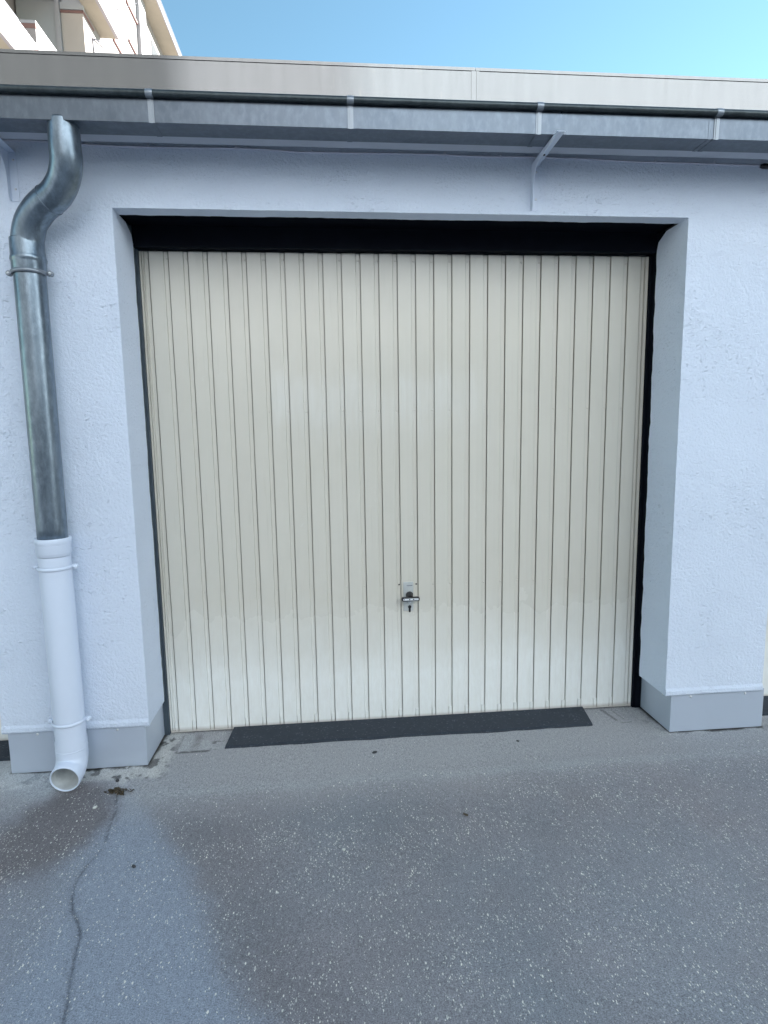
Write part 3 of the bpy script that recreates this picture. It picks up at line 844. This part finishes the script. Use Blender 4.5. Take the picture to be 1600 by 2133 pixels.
# clump of rotten leaves by the pier
lt = MB(); rng = random.Random(11)
for k in range(150):
    a = rng.uniform(0, 6.28); r_ = rng.random() ** .7
    cx_, cy_ = -.083 + .045 * r_ * math.cos(a) + .02 * math.sin(3 * a), -.184 + .024 * r_ * math.sin(a) - .25 * (.045 * r_ * math.cos(a))
    cz_ = .003 + rng.random() * .012 * (1 - r_ * .7); s_ = rng.uniform(.004, .010)
    u = Vector((rng.uniform(-1, 1), rng.uniform(-1, 1), rng.uniform(-.5, .5))).normalized(); v_ = u.cross(Vector((rng.uniform(-.4, .4), rng.uniform(-.4, .4), 1))).normalized()
    c_ = Vector((cx_, cy_, cz_))
    lt.face([c_ - u * s_, c_ - v_ * s_ * .5 + Vector((0, 0, .002)), c_ + u * s_, c_ + v_ * s_ * .6])
tag(lt.build("leaf_litter", M['leaf']), "clump of dark rotten leaves on the ground right of the white pipe mouth", "leaf litter")

# ------------------------------------------------------------------ apartment building behind, upper left
ab = thing("apartment_building", "sunlit cream apartment block with balconies and wide roof overhang behind the garage roof", "building", (-14, 30, 0))
X0 = -10.0
MB().box(-24, X0, 28.63, 60, 0, 27.98).box(-24, -13.0, 8, 28.62, 0, 27.98).build("wall", M['facade'], ab)
MB().box(-26, -8.98, 6, 62, 28.0, 28.34).build("roof_slab", M['slab'], ab)
MB().box(-8.979, -8.90, 6, 62, 27.96, 28.40).build("roof_edge", M['roofw'], ab)
MB().box(-8.899, -8.86, 6, 62, 28.33, 28.41).build("gutter_line", M['rail'], ab)
MB().box(-12.9, -11.20, 28.45, 28.629, 0, 27.9).build("recess_wall", M['facade_grey'], ab)
MB().box(-13.0, -11.2, 25.5, 28.36, 21.42, 21.6).build("recess_slab", M['slab'], ab)
MB().box(-11.19, -11.0, 28.38, 28.628, 0, 27.9).build("corner_pilaster", M['roofw'], ab)
by = MB().box(-10.98, X0 + .002, 28.50, 28.627, 0, 21.00).build("bay_panel", M['beige_panel'], ab)
MB().box(-10.98, X0 + .02, 28.46, 28.499, 21.0, 21.10).box(X0 + .003, X0 + .04, 28.46, 29.75, 21.02, 21.12).build("trim", M['trim'], by)
MB().box(-10.98, X0 + .05, 28.44, 28.626, 21.13, 21.42).box(-10.9, X0 - .1, 28.5, 28.626, 21.43, 23.8).build("bay_parapet", M['facade_grey'], ab)
def balcony(x0, x1, y0, y1, z0, z1, front=True):
    o = MB().box(x1 - .14, x1, y0, y1, z0, z1 - .081)
    if front: o.box(x0, x1 - .141, y0, y0 + .14, z0, z1 - .081)
    o = o.build("balcony_parapet", M['facade'], ab)
    MB().box(x1 - .16, x1 + .02, y0 - .02, y1 + .02, z1 + .09, z1 + .20).box(x0, x1 - .161, y0 - .02, y0 + .16, z1 + .09, z1 + .20).build("coping", M['roofw'], o)
    MB().box(x1 - .14, x1 + .01, y0 - .01, y1 + .01, z1 - .08, z1 + .089).box(x0, x1 - .141, y0 - .01, y0 + .15, z1 - .08, z1 + .089).build("trim", M['trim'], o)
    MB().box(x0, x1 - .142, y0 + .142, y1, z0 + .02, z0 + .16).build("balcony_slab", M['slab'], ab)
    return o
A = balcony(-12.98, X0, 12, 26.5, 15.36, 16.38, False)
MB().box(X0 - .10, X0 - .04, 12, 22.1, 16.66, 16.72).build("handrail", M['rail'], A)
MB().box(-12.2, X0 - .002, 23.40, 28.36, 0, 16.09).build("bay", M['facade'], ab)
balcony(-12.0, X0, 23.37, 28.4, 16.1, 17.27)
D_ = balcony(X0 + .01, -9.12, 22, 30.75, 21.30, 22.22)
for (y0, y1, z) in ((35.38, 37.85, 26.0), (32.6, 34.5, 22.35), (35.35, 37.0, 23.95)):
    q = MB().box(X0 + .002, X0 + .10, y0, y1, z, z + .13).build("window_sill", M['trim'], ab)
MB().box(X0 + .002, X0 + .02, 35.9, 37.2, 26.35, 27.7).build("window", M['facade_grey'], ab)
MB().box(X0 + .001, X0 + .22, 37.25, 38.6, 0, 27.97).build("pilaster", M['roofw'], ab)
MB().box(X0 + .001, X0 + .03, 40.35, 42.5, 24.5, 27.1).build("loggia_opening", M['glass'], ab)
MB().box(-12.95, -12.9, 20.2, 22.6, 16.9, 20.2).build("balcony_door", M['glass'], ab)
def rod(a, b, r_=.032): MB().tube([a, b], r_, 6).build("awning_arm", M['rail'], ab)
rod((X0 + .03, 29.5, 20.55), (X0 + .45, 31.2, 21.25)); rod((X0 + .03, 33.5, 24.4), (X0 + .12, 37.4, 27.3), .02)
rod((X0 + .03, 29.5, 20.55), (X0 + .03, 29.55, 19.9)); rod((X0 + .03, 21.9, 16.0), (X0 + .04, 22.5, 16.05), .012)

# ------------------------------------------------------------------ unseen facing rows added to bounce the low sun back and fill reflections
ob = thing("bounce_building", "unseen long white building added across the yard to bounce sunlight onto the garages", "building", (16, -13, 0))
MB().box(1.62, 40, -18, -12, 3.4, 15.5).build("wall", M['bounce_white'], ob)
MB().box(1.66, 39.9, -17.9, -12.05, 0, 3.399).build("added_dark_storey", M['glass'], ob)  # dark storey added to keep low-angle bounce off the wall top
MB().box(1.6, 40.2, -18.2, -11.8, 15.501, 15.8).build("roof", M['slab'], ob)
ob = thing("reflection_house", "unseen light grey house added across the yard for its reflection in the roof edge", "building", (-14, -13, 0))  # unseen house added for its mid-grey reflection in the fascia
MB().box(-2.3, 1.55, -18, -12, 3.4, 15.0).build("wall", M['reflection_grey'], ob)
MB().box(-2.25, 1.5, -17.9, -12.05, 0, 3.399).build("added_dark_storey", M['glass'], ob)
MB().box(-2.32, 1.58, -18.2, -11.8, 15.001, 15.3).build("roof", M['slab'], ob)

ob = thing("reflection_block", "unseen dark grey block added across the yard to dim reflections and bounce from the left", "building", (-16, -13, 0))  # unseen block added to darken the left reflection and side bounce
MB().box(-30, -2.4, -18, -12.2, 3.4, 15.0).build("wall", M['reflection_dark'], ob)
MB().box(-29.9, -2.5, -17.9, -12.25, 0, 3.399).build("added_dark_storey", M['glass'], ob)
ob = thing("sun_blocker", "unseen tall block added at the right end of the garage yard to shade it", "building", (25, 0, 0))  # unseen block added to keep direct sun off the yard
MB().box(20, 30, -6, 9, 0, 12).build("wall", M['facade_grey'], ob)
MB().box(19.8, 30.2, -6.2, 9.2, 12.001, 12.3).build("roof", M['slab'], ob)
